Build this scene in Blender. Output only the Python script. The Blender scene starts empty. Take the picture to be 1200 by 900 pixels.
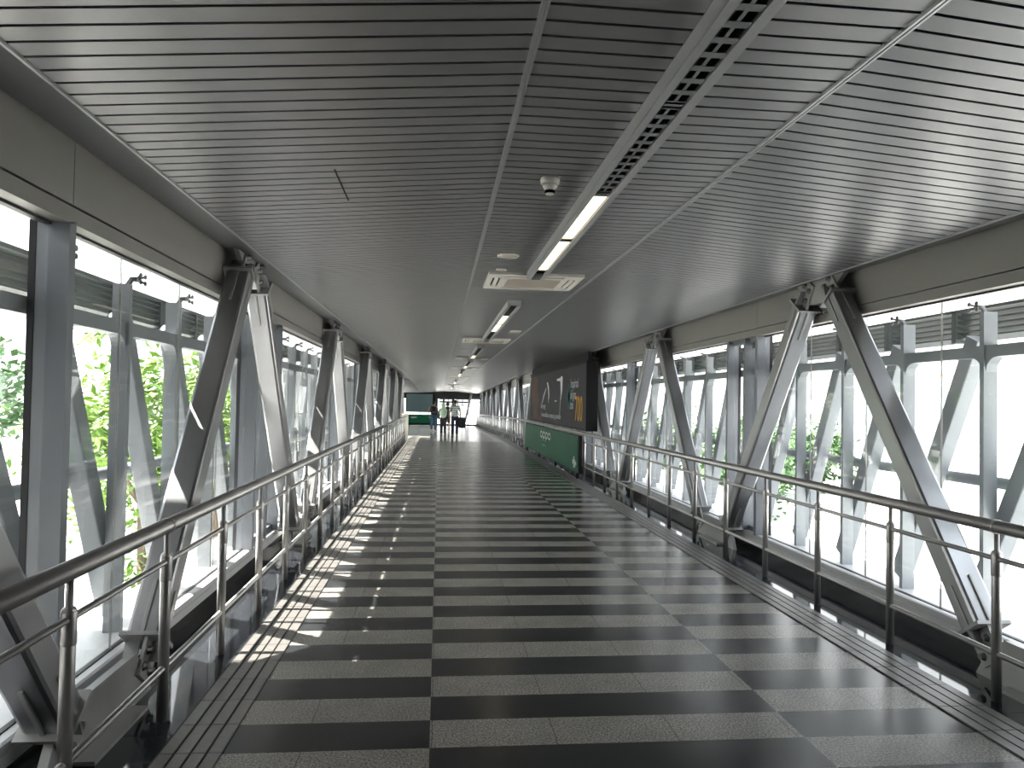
import bpy, bmesh, math, random
from mathutils import Vector, Matrix
random.seed(7)
C = bpy.context.scene.collection
SC = bpy.context.scene
CX = 0.90                      # x of the walkway's centre line; y runs along it, the camera stands at x=0
CREST = 30.0                   # beyond this the bridge falls gently
def zs(y): return -0.0131*max(0.0, y-CREST)

# ------------------------------------------------------------------ materials
def mat(name, col, rough=.5, metal=0., spec=.5, noise=None, bump=None, emit=None, alpha=None):
    m = bpy.data.materials.new(name); m.use_nodes = True
    nt = m.node_tree; b = nt.nodes['Principled BSDF']
    b.inputs['Base Color'].default_value = (*col, 1)
    b.inputs['Roughness'].default_value = rough
    b.inputs['Metallic'].default_value = metal
    b.inputs['Specular IOR Level'].default_value = spec
    if noise:
        sc, amt = noise
        tc = nt.nodes.new('ShaderNodeTexCoord'); n = nt.nodes.new('ShaderNodeTexNoise')
        n.inputs['Scale'].default_value = sc; n.inputs['Detail'].default_value = 4
        nt.links.new(tc.outputs['Object'], n.inputs['Vector'])
        mx = nt.nodes.new('ShaderNodeMix'); mx.data_type = 'RGBA'
        mx.inputs['A'].default_value = (*[c*(1-amt) for c in col], 1)
        mx.inputs['B'].default_value = (*[min(1, c*(1+amt)) for c in col], 1)
        nt.links.new(n.outputs['Fac'], mx.inputs['Factor'])
        nt.links.new(mx.outputs['Result'], b.inputs['Base Color'])
    if emit:
        b.inputs['Emission Color'].default_value = (*emit[0], 1)
        b.inputs['Emission Strength'].default_value = emit[1]
    return m

M = {}
M['slat'] = mat('slat_paint', (.30,.302,.308), .34, .65, noise=(3,.05))
M['plenum'] = mat('plenum_black', (.012,.012,.014), .9)
M['trim'] = mat('aluminium_trim', (.5,.51,.52), .35, .7)
M['panel'] = mat('fascia_panel', (.27,.265,.25), .5, .3, noise=(2,.05))
M['panel_dark'] = mat('soffit_panel', (.23,.235,.24), .5, .3, noise=(2,.05))
M['steel'] = mat('silver_steel_paint', (.36,.362,.37), .33, .9, noise=(8,.06))
M['plate'] = mat('steel_plate_paint', (.42,.42,.415), .42, .5, noise=(9,.06))
M['bolt'] = mat('bolt_steel', (.20,.20,.205), .4, .7)
M['stainless'] = mat('brushed_stainless', (.46,.45,.44), .36, .75, noise=(30,.06))
M['gasket'] = mat('black_gasket', (.012,.013,.016), .5)
M['mullion'] = mat('mullion_paint', (.24,.255,.28), .42, .4, noise=(6,.04))
M['facade'] = mat('facade_steel_paint', (.32,.345,.37), .45, .2, noise=(4,.06))
M['louvre'] = mat('louvre_paint', (.085,.105,.105), .5, .1, noise=(4,.08))
M['sill'] = mat('sill_panel', (.62,.62,.63), .45, .1, noise=(5,.05))
M['kerb'] = mat('black_granite_kerb', (.018,.019,.022), .22, noise=(60,.3))
M['gloss'] = mat('polished_black_granite', (.022,.024,.028), .055, noise=(80,.4))
M['white'] = mat('white_plastic', (.62,.60,.56), .5)
M['grille'] = mat('grille_plastic', (.42,.38,.33), .6)
M['black'] = mat('black_plastic', (.009,.009,.010), .6, spec=.15)
M['trough'] = mat('light_trough_paint', (.40,.41,.42), .4, .35, noise=(5,.04))
M['reflector'] = mat('mirror_louvre', (.55,.55,.55), .22, 1.)
M['lamp'] = mat('lamp_glow', (.9,.88,.8), .5, emit=((1,.87,.60), .85))
M['tube_off'] = mat('unlit_tube', (.5,.5,.48), .35)
M['green'] = mat('sign_green', (.010,.115,.055), .55, spec=.12, noise=(1.2,.25))
M['screen'] = mat('poster_grey', (.050,.051,.057), .6, spec=.08, noise=(.8,.15))
M['ink_white'] = mat('ink_white', (.75,.76,.78), .6, spec=.1)
M['ink_grey'] = mat('ink_grey', (.50,.50,.54), .6, spec=.1)
M['ink_orange'] = mat('ink_orange', (.72,.36,.03), .6, spec=.1)
M['ink_brown'] = mat('ink_brown', (.11,.062,.045), .6, spec=.1, noise=(3,.5))
M['ink_teal'] = mat('ink_teal', (.03,.11,.11), .6, spec=.1)
M['ink_pale_teal'] = mat('ink_pale_teal', (.30,.52,.50), .6, spec=.1)
M['display'] = mat('display_blue', (.10,.15,.17), .3, noise=(.6,.2))
M['pier'] = mat('cream_panel', (.78,.72,.60), .5)
M['concrete'] = mat('pale_concrete', (.62,.61,.58), .9, noise=(.15,.12))
M['bark'] = mat('bark', (.12,.085,.055), .9, noise=(6,.3))
M['leaf'] = mat('leaf_green', (.17,.30,.045), .55, noise=(1.5,.45))
M['leaf_dark'] = mat('leaf_dark', (.07,.15,.05), .6, noise=(.7,.4))
M['bldg'] = mat('building_wall', (.70,.68,.66), .8, noise=(.3,.06))
M['bldg_tile'] = mat('building_band', (.55,.36,.30), .8)
M['bldg_glass'] = mat('building_glass', (.26,.30,.33), .3)
M['bldg_teal'] = mat('building_teal', (.55,.62,.60), .6)
M['skin'] = mat('skin', (.33,.18,.115), .55)
M['hair'] = mat('hair', (.012,.010,.009), .5)
M['denim'] = mat('denim', (.055,.12,.20), .8, noise=(20,.25))
M['navy'] = mat('navy_cloth', (.012,.016,.032), .8)
M['cloth_black'] = mat('black_cloth', (.010,.011,.013), .8)
M['cloth_tan'] = mat('tan_cloth', (.42,.33,.24), .8)
M['cloth_maroon'] = mat('maroon_cloth', (.045,.016,.018), .8)
M['cloth_grey'] = mat('grey_cloth', (.34,.35,.33), .8)
M['scarf'] = mat('sage_scarf', (.33,.45,.33), .8, noise=(9,.15))
M['shoe_white'] = mat('white_shoe', (.75,.75,.73), .5)
M['shoe_black'] = mat('black_shoe', (.02,.02,.02), .5)

def glass():
    m = bpy.data.materials.new('clear_glazing'); m.use_nodes = True
    nt = m.node_tree; nt.nodes.clear()
    o = nt.nodes.new('ShaderNodeOutputMaterial'); t = nt.nodes.new('ShaderNodeBsdfTransparent')
    t.inputs['Color'].default_value = (.935,.945,.94,1)
    g = nt.nodes.new('ShaderNodeBsdfGlossy'); g.inputs['Roughness'].default_value = .02
    lw = nt.nodes.new('ShaderNodeLayerWeight'); lw.inputs['Blend'].default_value = .5
    pw = nt.nodes.new('ShaderNodeMath'); pw.operation = 'POWER'; pw.inputs[1].default_value = 5.0
    f = nt.nodes.new('ShaderNodeMath'); f.operation = 'MULTIPLY_ADD'; f.inputs[1].default_value = .7; f.inputs[2].default_value = .035
    nt.links.new(lw.outputs['Facing'], pw.inputs[0]); nt.links.new(pw.outputs[0], f.inputs[0])
    x = nt.nodes.new('ShaderNodeMixShader')
    nt.links.new(f.outputs[0], x.inputs[0]); nt.links.new(t.outputs[0], x.inputs[1]); nt.links.new(g.outputs[0], x.inputs[2])
    nt.links.new(x.outputs[0], o.inputs['Surface'])
    return m
M['glass'] = glass()

def stripes(name, axis, period, a, b):
    m = mat(name, a, .8); nt = m.node_tree; bs = nt.nodes['Principled BSDF']
    tc = nt.nodes.new('ShaderNodeTexCoord'); s = nt.nodes.new('ShaderNodeSeparateXYZ'); nt.links.new(tc.outputs['Object'], s.inputs[0])
    w = nt.nodes.new('ShaderNodeMath'); w.operation = 'MODULO'; w.inputs[1].default_value = period
    ad = nt.nodes.new('ShaderNodeMath'); ad.operation = 'ADD'; ad.inputs[1].default_value = 100*period
    nt.links.new(s.outputs[axis], ad.inputs[0]); nt.links.new(ad.outputs[0], w.inputs[0])
    l = nt.nodes.new('ShaderNodeMath'); l.operation = 'LESS_THAN'; l.inputs[1].default_value = period*.45
    nt.links.new(w.outputs[0], l.inputs[0])
    mx = nt.nodes.new('ShaderNodeMix'); mx.data_type = 'RGBA'; mx.inputs['A'].default_value = (*a,1); mx.inputs['B'].default_value = (*b,1)
    nt.links.new(l.outputs[0], mx.inputs['Factor']); nt.links.new(mx.outputs['Result'], bs.inputs['Base Color'])
    return m
M['stripe_shirt'] = stripes('striped_shirt', 2, .095, (.55,.60,.57), (.20,.27,.25))

def floor_material():
    m = bpy.data.materials.new('striped_stone_tiles'); m.use_nodes = True
    nt = m.node_tree; b = nt.nodes['Principled BSDF']; N = nt.nodes; L = nt.links
    tc = N.new('ShaderNodeTexCoord'); s = N.new('ShaderNodeSeparateXYZ'); L.new(tc.outputs['Object'], s.inputs[0])
    def op(o, a, bb=None):
        n = N.new('ShaderNodeMath'); n.operation = o
        for i, v in enumerate((a, bb)):
            if v is None: continue
            if isinstance(v, (int, float)): n.inputs[i].default_value = v
            else: L.new(v, n.inputs[i])
        return n.outputs[0]
    X, Y = s.outputs[0], s.outputs[1]
    rows = op('MULTIPLY', op('ADD', Y, -3.503+30), 1/.3)
    par = op('FLOORED_MODULO', op('FLOOR', rows), 2)           # 0 = light row in the middle band
    band = op('MULTIPLY', op('GREATER_THAN', X, -.01), op('LESS_THAN', X, 1.83))
    dark = op('ABSOLUTE', op('SUBTRACT', par, op('SUBTRACT', 1, band)))
    beyond = op('GREATER_THAN', Y, CREST)
    dark = op('MULTIPLY', dark, op('SUBTRACT', 1, beyond))
    # speckled light granite
    n1 = N.new('ShaderNodeTexNoise'); n1.inputs['Scale'].default_value = 95; n1.inputs['Detail'].default_value = 3; L.new(tc.outputs['Object'], n1.inputs['Vector'])
    n2 = N.new('ShaderNodeTexNoise'); n2.inputs['Scale'].default_value = 5; n2.inputs['Detail'].default_value = 5; L.new(tc.outputs['Object'], n2.inputs['Vector'])
    r1 = N.new('ShaderNodeValToRGB'); L.new(n1.outputs['Fac'], r1.inputs[0])
    r1.color_ramp.elements[0].position = .36; r1.color_ramp.elements[0].color = (.145,.136,.122,1)
    r1.color_ramp.elements[1].position = .66; r1.color_ramp.elements[1].color = (.44,.415,.375,1)
    r2 = N.new('ShaderNodeValToRGB'); L.new(n1.outputs['Fac'], r2.inputs[0])
    r2.color_ramp.elements[0].color = (.011,.013,.015,1); r2.color_ramp.elements[1].color = (.026,.028,.031,1)
    mx = N.new('ShaderNodeMix'); mx.data_type = 'RGBA'; L.new(dark, mx.inputs['Factor']); L.new(r1.outputs[0], mx.inputs['A']); L.new(r2.outputs[0], mx.inputs['B'])
    # joints
    def joint(v, period, off, w):
        f = op('FLOORED_MODULO', op('ADD', v, off), period)
        return op('LESS_THAN', f, w)
    jy = joint(Y, .3, 30-3.503+.001, .003)
    jx = joint(X, .6, 30*.6+.0015, .004)
    j = op('MAXIMUM', jy, jx)
    m2 = N.new('ShaderNodeMix'); m2.data_type = 'RGBA'; L.new(op('MULTIPLY', j, .75), m2.inputs['Factor']); L.new(mx.outputs['Result'], m2.inputs['A']); m2.inputs['B'].default_value = (.03,.03,.03,1)
    m3 = N.new('ShaderNodeMix'); m3.data_type = 'RGBA'; m3.blend_type = 'MULTIPLY'; m3.inputs['Factor'].default_value = .5
    rr = N.new('ShaderNodeValToRGB'); L.new(n2.outputs['Fac'], rr.inputs[0]); rr.color_ramp.elements[0].color = (.6,.6,.6,1); rr.color_ramp.elements[0].position = .3; rr.color_ramp.elements[1].position = .7
    L.new(m2.outputs['Result'], m3.inputs['A']); L.new(rr.outputs[0], m3.inputs['B'])
    L.new(m3.outputs['Result'], b.inputs['Base Color'])
    ro = op('ADD', op('MULTIPLY', n2.outputs['Fac'], .015), op('SUBTRACT', .245, op('MULTIPLY', dark, .03)))
    L.new(op('SUBTRACT', ro, op('MULTIPLY', beyond, .06)), b.inputs['Roughness'])
    return m
M['floor'] = floor_material(); M['floor'].node_tree.nodes['Principled BSDF'].inputs['Specular IOR Level'].default_value = .5
M['tactile'] = mat('tactile_bars', (.20,.19,.18), .38, .35, noise=(40,.2))
M['groove'] = mat('tactile_groove', (.03,.03,.031), .6)

# ------------------------------------------------------------------ mesh helper
class MB:
    def __init__(s): s.v = []; s.f = []; s.sm = []
    def add(s, vs, fs, smooth=False):
        k = len(s.v); s.v += [Vector(p) for p in vs]
        for f in fs: s.f.append([i+k for i in f]); s.sm.append(smooth)
    def box(s, a, b):
        (x0,y0,z0),(x1,y1,z1) = a, b
        s.add([(x0,y0,z0),(x1,y0,z0),(x1,y1,z0),(x0,y1,z0),(x0,y0,z1),(x1,y0,z1),(x1,y1,z1),(x0,y1,z1)],
              [(0,1,2,3),(4,5,6,7),(0,1,5,4),(1,2,6,5),(2,3,7,6),(3,0,4,7)])
    def prism(s, pts, ext, smooth=False):
        """pts: closed 3D outline; ext: extrusion vector"""
        n = len(pts); e = Vector(ext); P = [Vector(p) for p in pts]
        s.add(P+[p+e for p in P], [list(range(n)), list(range(n,2*n))]+[(i,(i+1)%n,n+(i+1)%n,n+i) for i in range(n)])
    def sweep(s, rings, smooth=True, cap=True):
        n = len(rings[0]); vs = [p for r in rings for p in r]; fs = []
        for k in range(len(rings)-1):
            for i in range(n): fs.append((k*n+i, k*n+(i+1)%n, (k+1)*n+(i+1)%n, (k+1)*n+i))
        s.add(vs, fs, smooth)
        if cap:
            b = len(s.v)-len(vs)
            s.f.append([b+i for i in range(n)]); s.sm.append(False)
            s.f.append([b+(len(rings)-1)*n+i for i in range(n)]); s.sm.append(False)
    def tube(s, pts, r, n=12, cap=True):
        P = [Vector(p) for p in pts]; rings = []
        rs = r if isinstance(r, (list, tuple)) else [r]*len(P)
        for i, p in enumerate(P):
            t = (P[min(i+1,len(P)-1)]-P[max(i-1,0)]).normalized()
            u = t.cross(Vector((0,0,1)))
            if u.length < 1e-3: u = Vector((1,0,0))
            u.normalize(); w = u.cross(t)
            rings.append([p+u*rs[i]*math.cos(2*math.pi*k/n)+w*rs[i]*math.sin(2*math.pi*k/n) for k in range(n)])
        s.sweep(rings, True, cap)
    def bar(s, p0, p1, wdir, w, h, ch=.015):
        """straight box section with chamfered corners; w along wdir, h across"""
        p0, p1 = Vector(p0), Vector(p1); t = (p1-p0).normalized(); u = Vector(wdir); u = (u-t*u.dot(t)).normalized(); v = t.cross(u)
        a, b = w/2, h/2
        prof = [(a-ch,b),(a-ch*.3,b-ch*.3),(a,b-ch),(a,-b+ch),(a-ch*.3,-b+ch*.3),(a-ch,-b),(-a+ch,-b),(-a+ch*.3,-b+ch*.3),(-a,-b+ch),(-a,b-ch),(-a+ch*.3,b-ch*.3),(-a+ch,b)]
        s.sweep([[p+u*x+v*y for x,y in prof] for p in (p0,p1)], False, True)
    def lathe(s, c, prof, n=24, axis=(0,0,1)):
        ax = Vector(axis).normalized(); u = ax.orthogonal().normalized(); w = ax.cross(u); c = Vector(c)
        s.sweep([[c+ax*z+(u*math.cos(2*math.pi*k/n)+w*math.sin(2*math.pi*k/n))*max(r,1e-4) for k in range(n)] for r, z in prof], True, True)
    def build(s, name, m, parent=None, shear=False, origin=None):
        V = [Vector(p) for p in s.v]
        if shear:
            for p in V: p.z += zs(p.y)
        if parent is not None:
            o0 = Vector(parent['_o'])
        elif origin is not None: o0 = Vector(origin)
        else: o0 = Vector((0,0,0))
        me = bpy.data.meshes.new(name)
        me.from_pydata([tuple(p-o0) for p in V], [], s.f); me.update()
        for p, q in zip(me.polygons, s.sm): p.use_smooth = q
        bm = bmesh.new(); bm.from_mesh(me); bmesh.ops.recalc_face_normals(bm, faces=bm.faces[:]); bm.to_mesh(me); bm.free()
        me.materials.append(M[m] if isinstance(m, str) else m)
        o = bpy.data.objects.new(name, me); C.objects.link(o)
        o['_o'] = tuple(o0)
        if parent is not None: o.parent = parent
        else: o.location = o0
        return o

def tag(o, label=None, cat=None, group=None, kind=None):
    if label: o['label'] = label
    if cat: o['category'] = cat
    if group: o['group'] = group
    if kind: o['kind'] = kind
    return o
def thing(name, loc, label, cat, group=None):
    o = bpy.data.objects.new(name, None); C.objects.link(o); o.location = loc; o.empty_display_size = .1
    o['_o'] = tuple(loc)
    return tag(o, label, cat, group)
def struct(name):
    o = bpy.data.objects.new(name, None); C.objects.link(o); o['_o'] = (0.,0.,0.); o['kind'] = 'structure'
    return o

ONES = 'zeroth first second third fourth fifth sixth seventh eighth ninth tenth eleventh twelfth thirteenth fourteenth fifteenth sixteenth seventeenth eighteenth nineteenth twentieth'.split()
def nth(n):
    if n <= 20: return ONES[n]
    t, u = divmod(n, 10)
    if u == 0: return {3:'thirtieth',4:'fortieth',5:'fiftieth',6:'sixtieth'}[t]
    return {2:'twenty',3:'thirty',4:'forty',5:'fifty',6:'sixty'}[t]+'-'+ONES[u]

SIDE = {'left': -1, 'right': 1}
def S(side, d, y, z): return Vector((CX+SIDE[side]*d, y, z))
def sbox(mb, side, d0, d1, y0, y1, z0, z1): mb.box(tuple(S(side,d0,y0,z0)), tuple(S(side,d1,y1,z1)))
def spans(y0, y1):
    """cut a long run at the crest so that it can bend there"""
    return [(y0,y1)] if y1 <= CREST or y0 >= CREST else [(y0,CREST),(CREST,y1)]

Y0, YL, YE = -7.0, 36.0, 62.8       # corridor start, end of left wall, end wall

# ------------------------------------------------------------------ floor
fl = MB()
for a, b in spans(Y0, YE): fl.box((CX-2.13, a, -.12), (CX+2.13, b, 0))
fl.box((-7, YL, -.12), (CX-2.13, YE, 0))
tag(fl.build('floor', 'floor', shear=True), kind='structure')
n_trim = 0
for side in ('left','right'):
    yend = YL if side == 'left' else YE
    # tactile strip: staggered raised bars over a dark bed
    n_trim += 1
    tr = struct('trim_%d' % n_trim)
    g = MB(); b = MB()
    for a, e in spans(Y0, yend): sbox(g, side, 1.85, 2.135, a, e, -.02, .003)
    y = -1.0
    while y < yend-.3:
        for k in range(4):
            d0 = 1.852+k*.071
            sbox(b, side, d0, d0+.058, y+.003, y+.297, .003, .009)
        y += .3
    g.build('tactile_bed', 'groove', tr, shear=True); b.build('tactile_bars', 'tactile', tr, shear=True)
    n_trim += 1
    g = MB()
    yy = Y0
    while yy < yend:
        e = min(yy+1.19, yend)
        for a, q in spans(yy, e): sbox(g, side, 2.137, 2.66, a, q-.004, -.12, .002)
        yy += 1.19
    tag(g.build('trim_%d' % n_trim, 'gloss', shear=True), kind='structure')

# ------------------------------------------------------------------ ceiling
ZC, ZEDGE, DM, DEDGE = 2.868, 2.73, .595, 2.28
ce = struct('ceiling')
def facet(xa, za, xb, zb):
    mb = MB(); y = 2.345-93*.1
    while y < YE-.1:
        s0 = zs(y+.04)
        mb.add([(xa,y,za),(xb,y,zb),(xb,y+.084,zb),(xa,y+.084,za),(xa,y,za+.016),(xb,y,zb+.016),(xb,y+.084,zb+.016),(xa,y+.084,za+.016)],
               [(0,1,2,3),(4,5,6,7),(0,1,5,4),(1,2,6,5),(2,3,7,6),(3,0,4,7)])
        y += .1
    return mb
for xa, za, xb, zb in ((CX-DEDGE,ZEDGE,CX-DM-.012,ZC),(CX-DM+.012,ZC,CX+DM-.012,ZC),(CX+DM+.012,ZC,CX+DEDGE,ZEDGE)):
    facet(xa,za,xb,zb).build('slats', 'slat', ce, shear=True)
pl = MB()
for a, b in spans(Y0, YE):
    pl.box((CX-3.2,a,ZC+.10),(CX+3.2,b,ZC+.16))
    for sg in (-1,1):
        pl.add([(CX+sg*DM,a,ZC+.05),(CX+sg*DEDGE,a,ZEDGE+.05),(CX+sg*DEDGE,b,ZEDGE+.05),(CX+sg*DM,b,ZC+.05)], [(0,1,2,3)])
    pl.add([(CX-DM,a,ZC+.05),(CX+DM,a,ZC+.05),(CX+DM,b,ZC+.05),(CX-DM,b,ZC+.05)], [(0,1,2,3)])
pl.build('plenum', 'plenum', ce, shear=True)
tm = MB()
for sg in (-1,1):
    for a, b in spans(Y0, YE):
        x = CX+sg*DM
        tm.box((x-.013,a,ZC-.012),(x-.003,b,ZC+.02)); tm.box((x+.003,a,ZC-.012),(x+.013,b,ZC+.02)); tm.box((x-.003,a,ZC-.004),(x+.003,b,ZC+.02))
        xe = CX+sg*DEDGE
        tm.box((min(xe,xe+sg*.012),a,ZEDGE-.010),(max(xe,xe+sg*.012),b,ZEDGE+.04))
tm.build('ceiling_trim', 'trim', ce, shear=True)
if True:
    lc = MB(); lc.box((-7,YL,ZEDGE),(CX-DEDGE-.013,YE,ZEDGE+.1)); lc.build('side_soffit', 'panel_dark', ce, shear=True)

rf = MB()  # unseen roof slab, added with its overhang set to cut sun above the louvres
for a, b in spans(Y0-.5, YE+.5): rf.box((CX-4.0,a,3.68),(CX+4.0,b,3.86))
rf.box((-9,YL,3.2),(CX-4.0,YE+.5,3.3))
tag(rf.build('shading_roof', 'panel_dark', shear=True), kind='structure')

# ------------------------------------------------------------------ side walls
YS = {'left': 1.4, 'right': 2.9}     # walls made solid out of view, to block light on camera-facing surfaces
MUL = {'left': [1.4, 3.53, 7.04, 7.6, 8.15, 12.85, 16.45, 17.0, 17.55, 22.3, 25.9, 26.5, 27.0, 31.7, 35.9],
       'right': [2.9, 7.8, 8.15, 8.65, 13.4, 17.2, 17.55, 18.05, 22.8, 26.6, 26.95, 27.45, 32.2, 36.0, 36.9, 41.6, 45.4, 46.3, 51.0, 54.8, 55.7, 60.4]}
DEEP = {'left': (1.4, 3.53, 7.04, 12.85, 16.45, 22.3, 25.9, 31.7), 'right': (2.9, 7.8, 13.4, 17.2, 22.8, 26.6, 32.2, 36.0, 41.6, 45.4, 51.0, 54.8, 60.4)}
wn = 0
for side in ('left','right'):
    yend = YL if side == 'left' else YE
    w = struct('wall_'+side)
    fa, so, hd, kb, si = MB(), MB(), MB(), MB(), MB()
    for a, b in spans(Y0, yend):
        # sloping soffit between ceiling edge and fascia
        p = [S(side,2.29,a,2.742),S(side,2.62,a,2.795),S(side,2.62,a,2.83),S(side,2.29,a,2.78)]
        so.prism(p, (0,b-a,0))
        sbox(kb, side, 2.645, 2.78, a, b, 0, .105)
        # sill with a sloping top that carries on outside the glass
        si.prism([S(side,2.625,a,.105),S(side,2.61,a,.112),S(side,2.61,a,.165),S(side,2.618,a,.169),S(side,2.618,a,.173),S(side,2.61,a,.177),S(side,2.61,a,.212),S(side,2.625,a,.218),S(side,3.12,a,.20),S(side,3.12,a,.105)], (0,b-a,0))
        sbox(hd, side, 2.592, 2.74, a, b, 2.412, 2.487)
        sbox(hd, side, 2.62, 2.74, a, b, 2.487, 2.80)
    # fascia panels with open joints
    cuts = [Y0]+[m+.02 for m in MUL[side] if m > Y0 and (m in DEEP[side])]+[yend]
    for a, b in zip(cuts[:-1], cuts[1:]):
        for q, r in spans(a+.003, b-.003): sbox(fa, side, 2.59, 2.62, q, r, 2.497, 2.793)
    fa.build('fascia', 'panel', w, shear=True); hd.build('header', 'panel', w, shear=True)
    n_trim += 1; tag(so.build('trim_%d' % n_trim, 'panel_dark', shear=True), kind='structure')
    bb = struct('baseboard_'+side); kb.build('kerb', 'kerb', bb, shear=True); si.build('sill', 'sill', bb, shear=True)
    m = MB(); sbox(m, side, 2.595, 2.74, Y0, YS[side], .21, 2.42); m.build('light_block_panel', 'panel', w)  # windowless stretch added out of view to hold back window light
    ml = MUL[side]+[yend]
    for i in range(len(ml)-1):
        a, b = ml[i], ml[i+1]
        wn += 1
        wi = struct('window_%d' % wn)
        fr, gk, pn, sp = MB(), MB(), MB(), MB()
        if True:
            deep = a in DEEP[side]
            w_ = .06 if deep else .05
            sbox(fr, side, 2.592 if deep else 2.60, 2.735, a, a+w_, .21, 2.42)
            sbox(gk, side, 2.735, 2.765, a-.004, a+w_+.004, .21, 2.42)
        s2 = a+.06
        short = b-a < 1.0
        if short:
            sbox(fr, side, 2.66, 2.72, s2, b, .21, .27); sbox(fr, side, 2.66, 2.72, s2, b, 2.36, 2.415)
        sbox(gk, side, 2.672, 2.70, s2, b, 2.400, 2.414); sbox(gk, side, 2.672, 2.70, s2, b, .205, .222)
        # panes, open-jointed every 0.93 m
        js = [s2]
        if not short:
            j0 = 4.31 if side == 'left' else 4.94
            k = math.ceil((s2+.2-j0)/.93)
            while j0+k*.93 < b-.2: js.append(j0+k*.93); k += 1
        js.append(b)
        for q, r in zip(js[:-1], js[1:]):
            for u, v in spans(q+.004, r-.004):
                sbox(pn, side, 2.680, 2.692, u, v, .205, 2.41)
        for q in js[1:-1]:
            sbox(sp, side, 2.681, 2.691, q-.004, q+.004, .205, 2.41)
        if fr.v: fr.build('window_frame', 'mullion', wi, shear=True)
        gk.build('gasket', 'gasket', wi, shear=True)
        pn.build('pane', 'glass', wi, shear=True)
        if sp.v: sp.build('sealant_joint', 'tube_off', wi, shear=True)

bw = MB(); bw.box((CX-3.1,Y0-.15,-.1),(CX+3.1,Y0,2.95)); tag(bw.build('wall_back', 'panel'), kind='structure')

# ------------------------------------------------------------------ facade outside the glass
def facade(side, ymax):
    k = -2; n = 0
    while True:
        y = 4.65+.865*k; k += 1
        if y > ymax: break
        n += 1
        s0 = zs(y)
        t = thing('facade_post', tuple(S(side,2.815,y,.21+s0)), 'grey outer post with raking fin behind the %s glazing, %s from the near end' % (side, nth(n)), 'post', 'outer posts along the %s side' % side)
        p = MB(); sbox(p, side, 2.765, 2.865, y-.02, y+.02, .21, 2.30)
        p.build('upright', 'facade', t, shear=True)
        q = MB(); q.bar(S(side,2.93,y+.235,2.14), S(side,2.93,y+1.10,.28), S(side,1,0,0)-S(side,0,0,0), .115, .125, .008)
        q.build('raking_fin', 'facade', t, shear=True)
        be = MB(); r = .10; q0, q1 = y+.02, y+.845      # beam with rounded corners over the opening to the next post
        c = [(q0,2.07),(q1,2.07),(q1,1.99-r)]
        c += [(q1-r+r*math.cos(math.radians(x)), 1.99-r+r*math.sin(math.radians(x))) for x in range(18,91,18)]
        c += [(q0+r+r*math.cos(math.radians(x)), 1.99-r+r*math.sin(math.radians(x))) for x in range(90,181,18)]
        be.prism([S(side,2.78,yy,zz) for yy,zz in c], S(side,.08,0,0)-S(side,0,0,0))
        be.build('head_beam', 'facade', t, shear=True)
        if y < 22:
            c = MB()
            c.tube([S(side,2.80,y,2.27),S(side,2.765,y,2.33),S(side,2.72,y,2.33)], .018, 8)
            for dy in (-.035,.035):
                for dz in (-.02,.02):
                    c.tube([S(side,2.74,y,2.33),S(side,2.70,y+dy,2.33+dz)], .008, 6)
                    c.lathe(S(side,2.694,y+dy,2.33+dz), [(.014,0),(.016,.004),(.014,.010)], 10, S(side,1,0,0)-S(side,0,0,0))
            c.build('glass_clamp', 'bolt', t, shear=True)
    k = -2; n = 0
    while True:
        a = 4.65+.865*k; k += 2
        if a > ymax: break
        n += 1; b = a+1.73
        t = thing('louvre_panel', tuple(S(side,3.25,(a+b)/2,2.08+zs((a+b)/2))), 'dark louvre panel high outside the %s glazing, %s from the near end' % (side, nth(n)), 'louvre', 'louvre panels along the %s side' % side)
        bl = MB()
        for i in range(6):
            z = 2.165+i*.043
            prof = [S(side,3.21,a,z+.030),S(side,3.212,a,z+.042),S(side,3.30,a,z+.010),S(side,3.298,a,z-.002)]
            bl.prism(prof, (0,b-a-.01,0))
        bl.build('blades', 'louvre', t, shear=True)
        fr = MB()
        for q in (a+.004,(a+b)/2-.03,b-.054): sbox(fr, side, 3.20, 3.31, q, q+.05, 2.16, 2.42)
        sbox(fr, side, 3.20, 3.31, a, b-.01, 2.40, 2.425)
        fr.build('louvre_frame', 'louvre', t, shear=True)
    y1 = ymax+.5
    r = MB()
    pts = [S(side,3.035,-1,1.12)]+([S(side,3.035,CREST,1.12)] if y1 > CREST else [])+[S(side,3.035,y1,1.12)]
    r.tube(pts, .042, 12)
    o = r.build('exterior_tube_rail', 'facade', shear=True, origin=S(side,3.035,3,1.12))
    tag(o, 'grey tube rail running along the outside of the %s glazing' % side, 'rail')
facade('left', 34.0); facade('right', 33)

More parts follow.
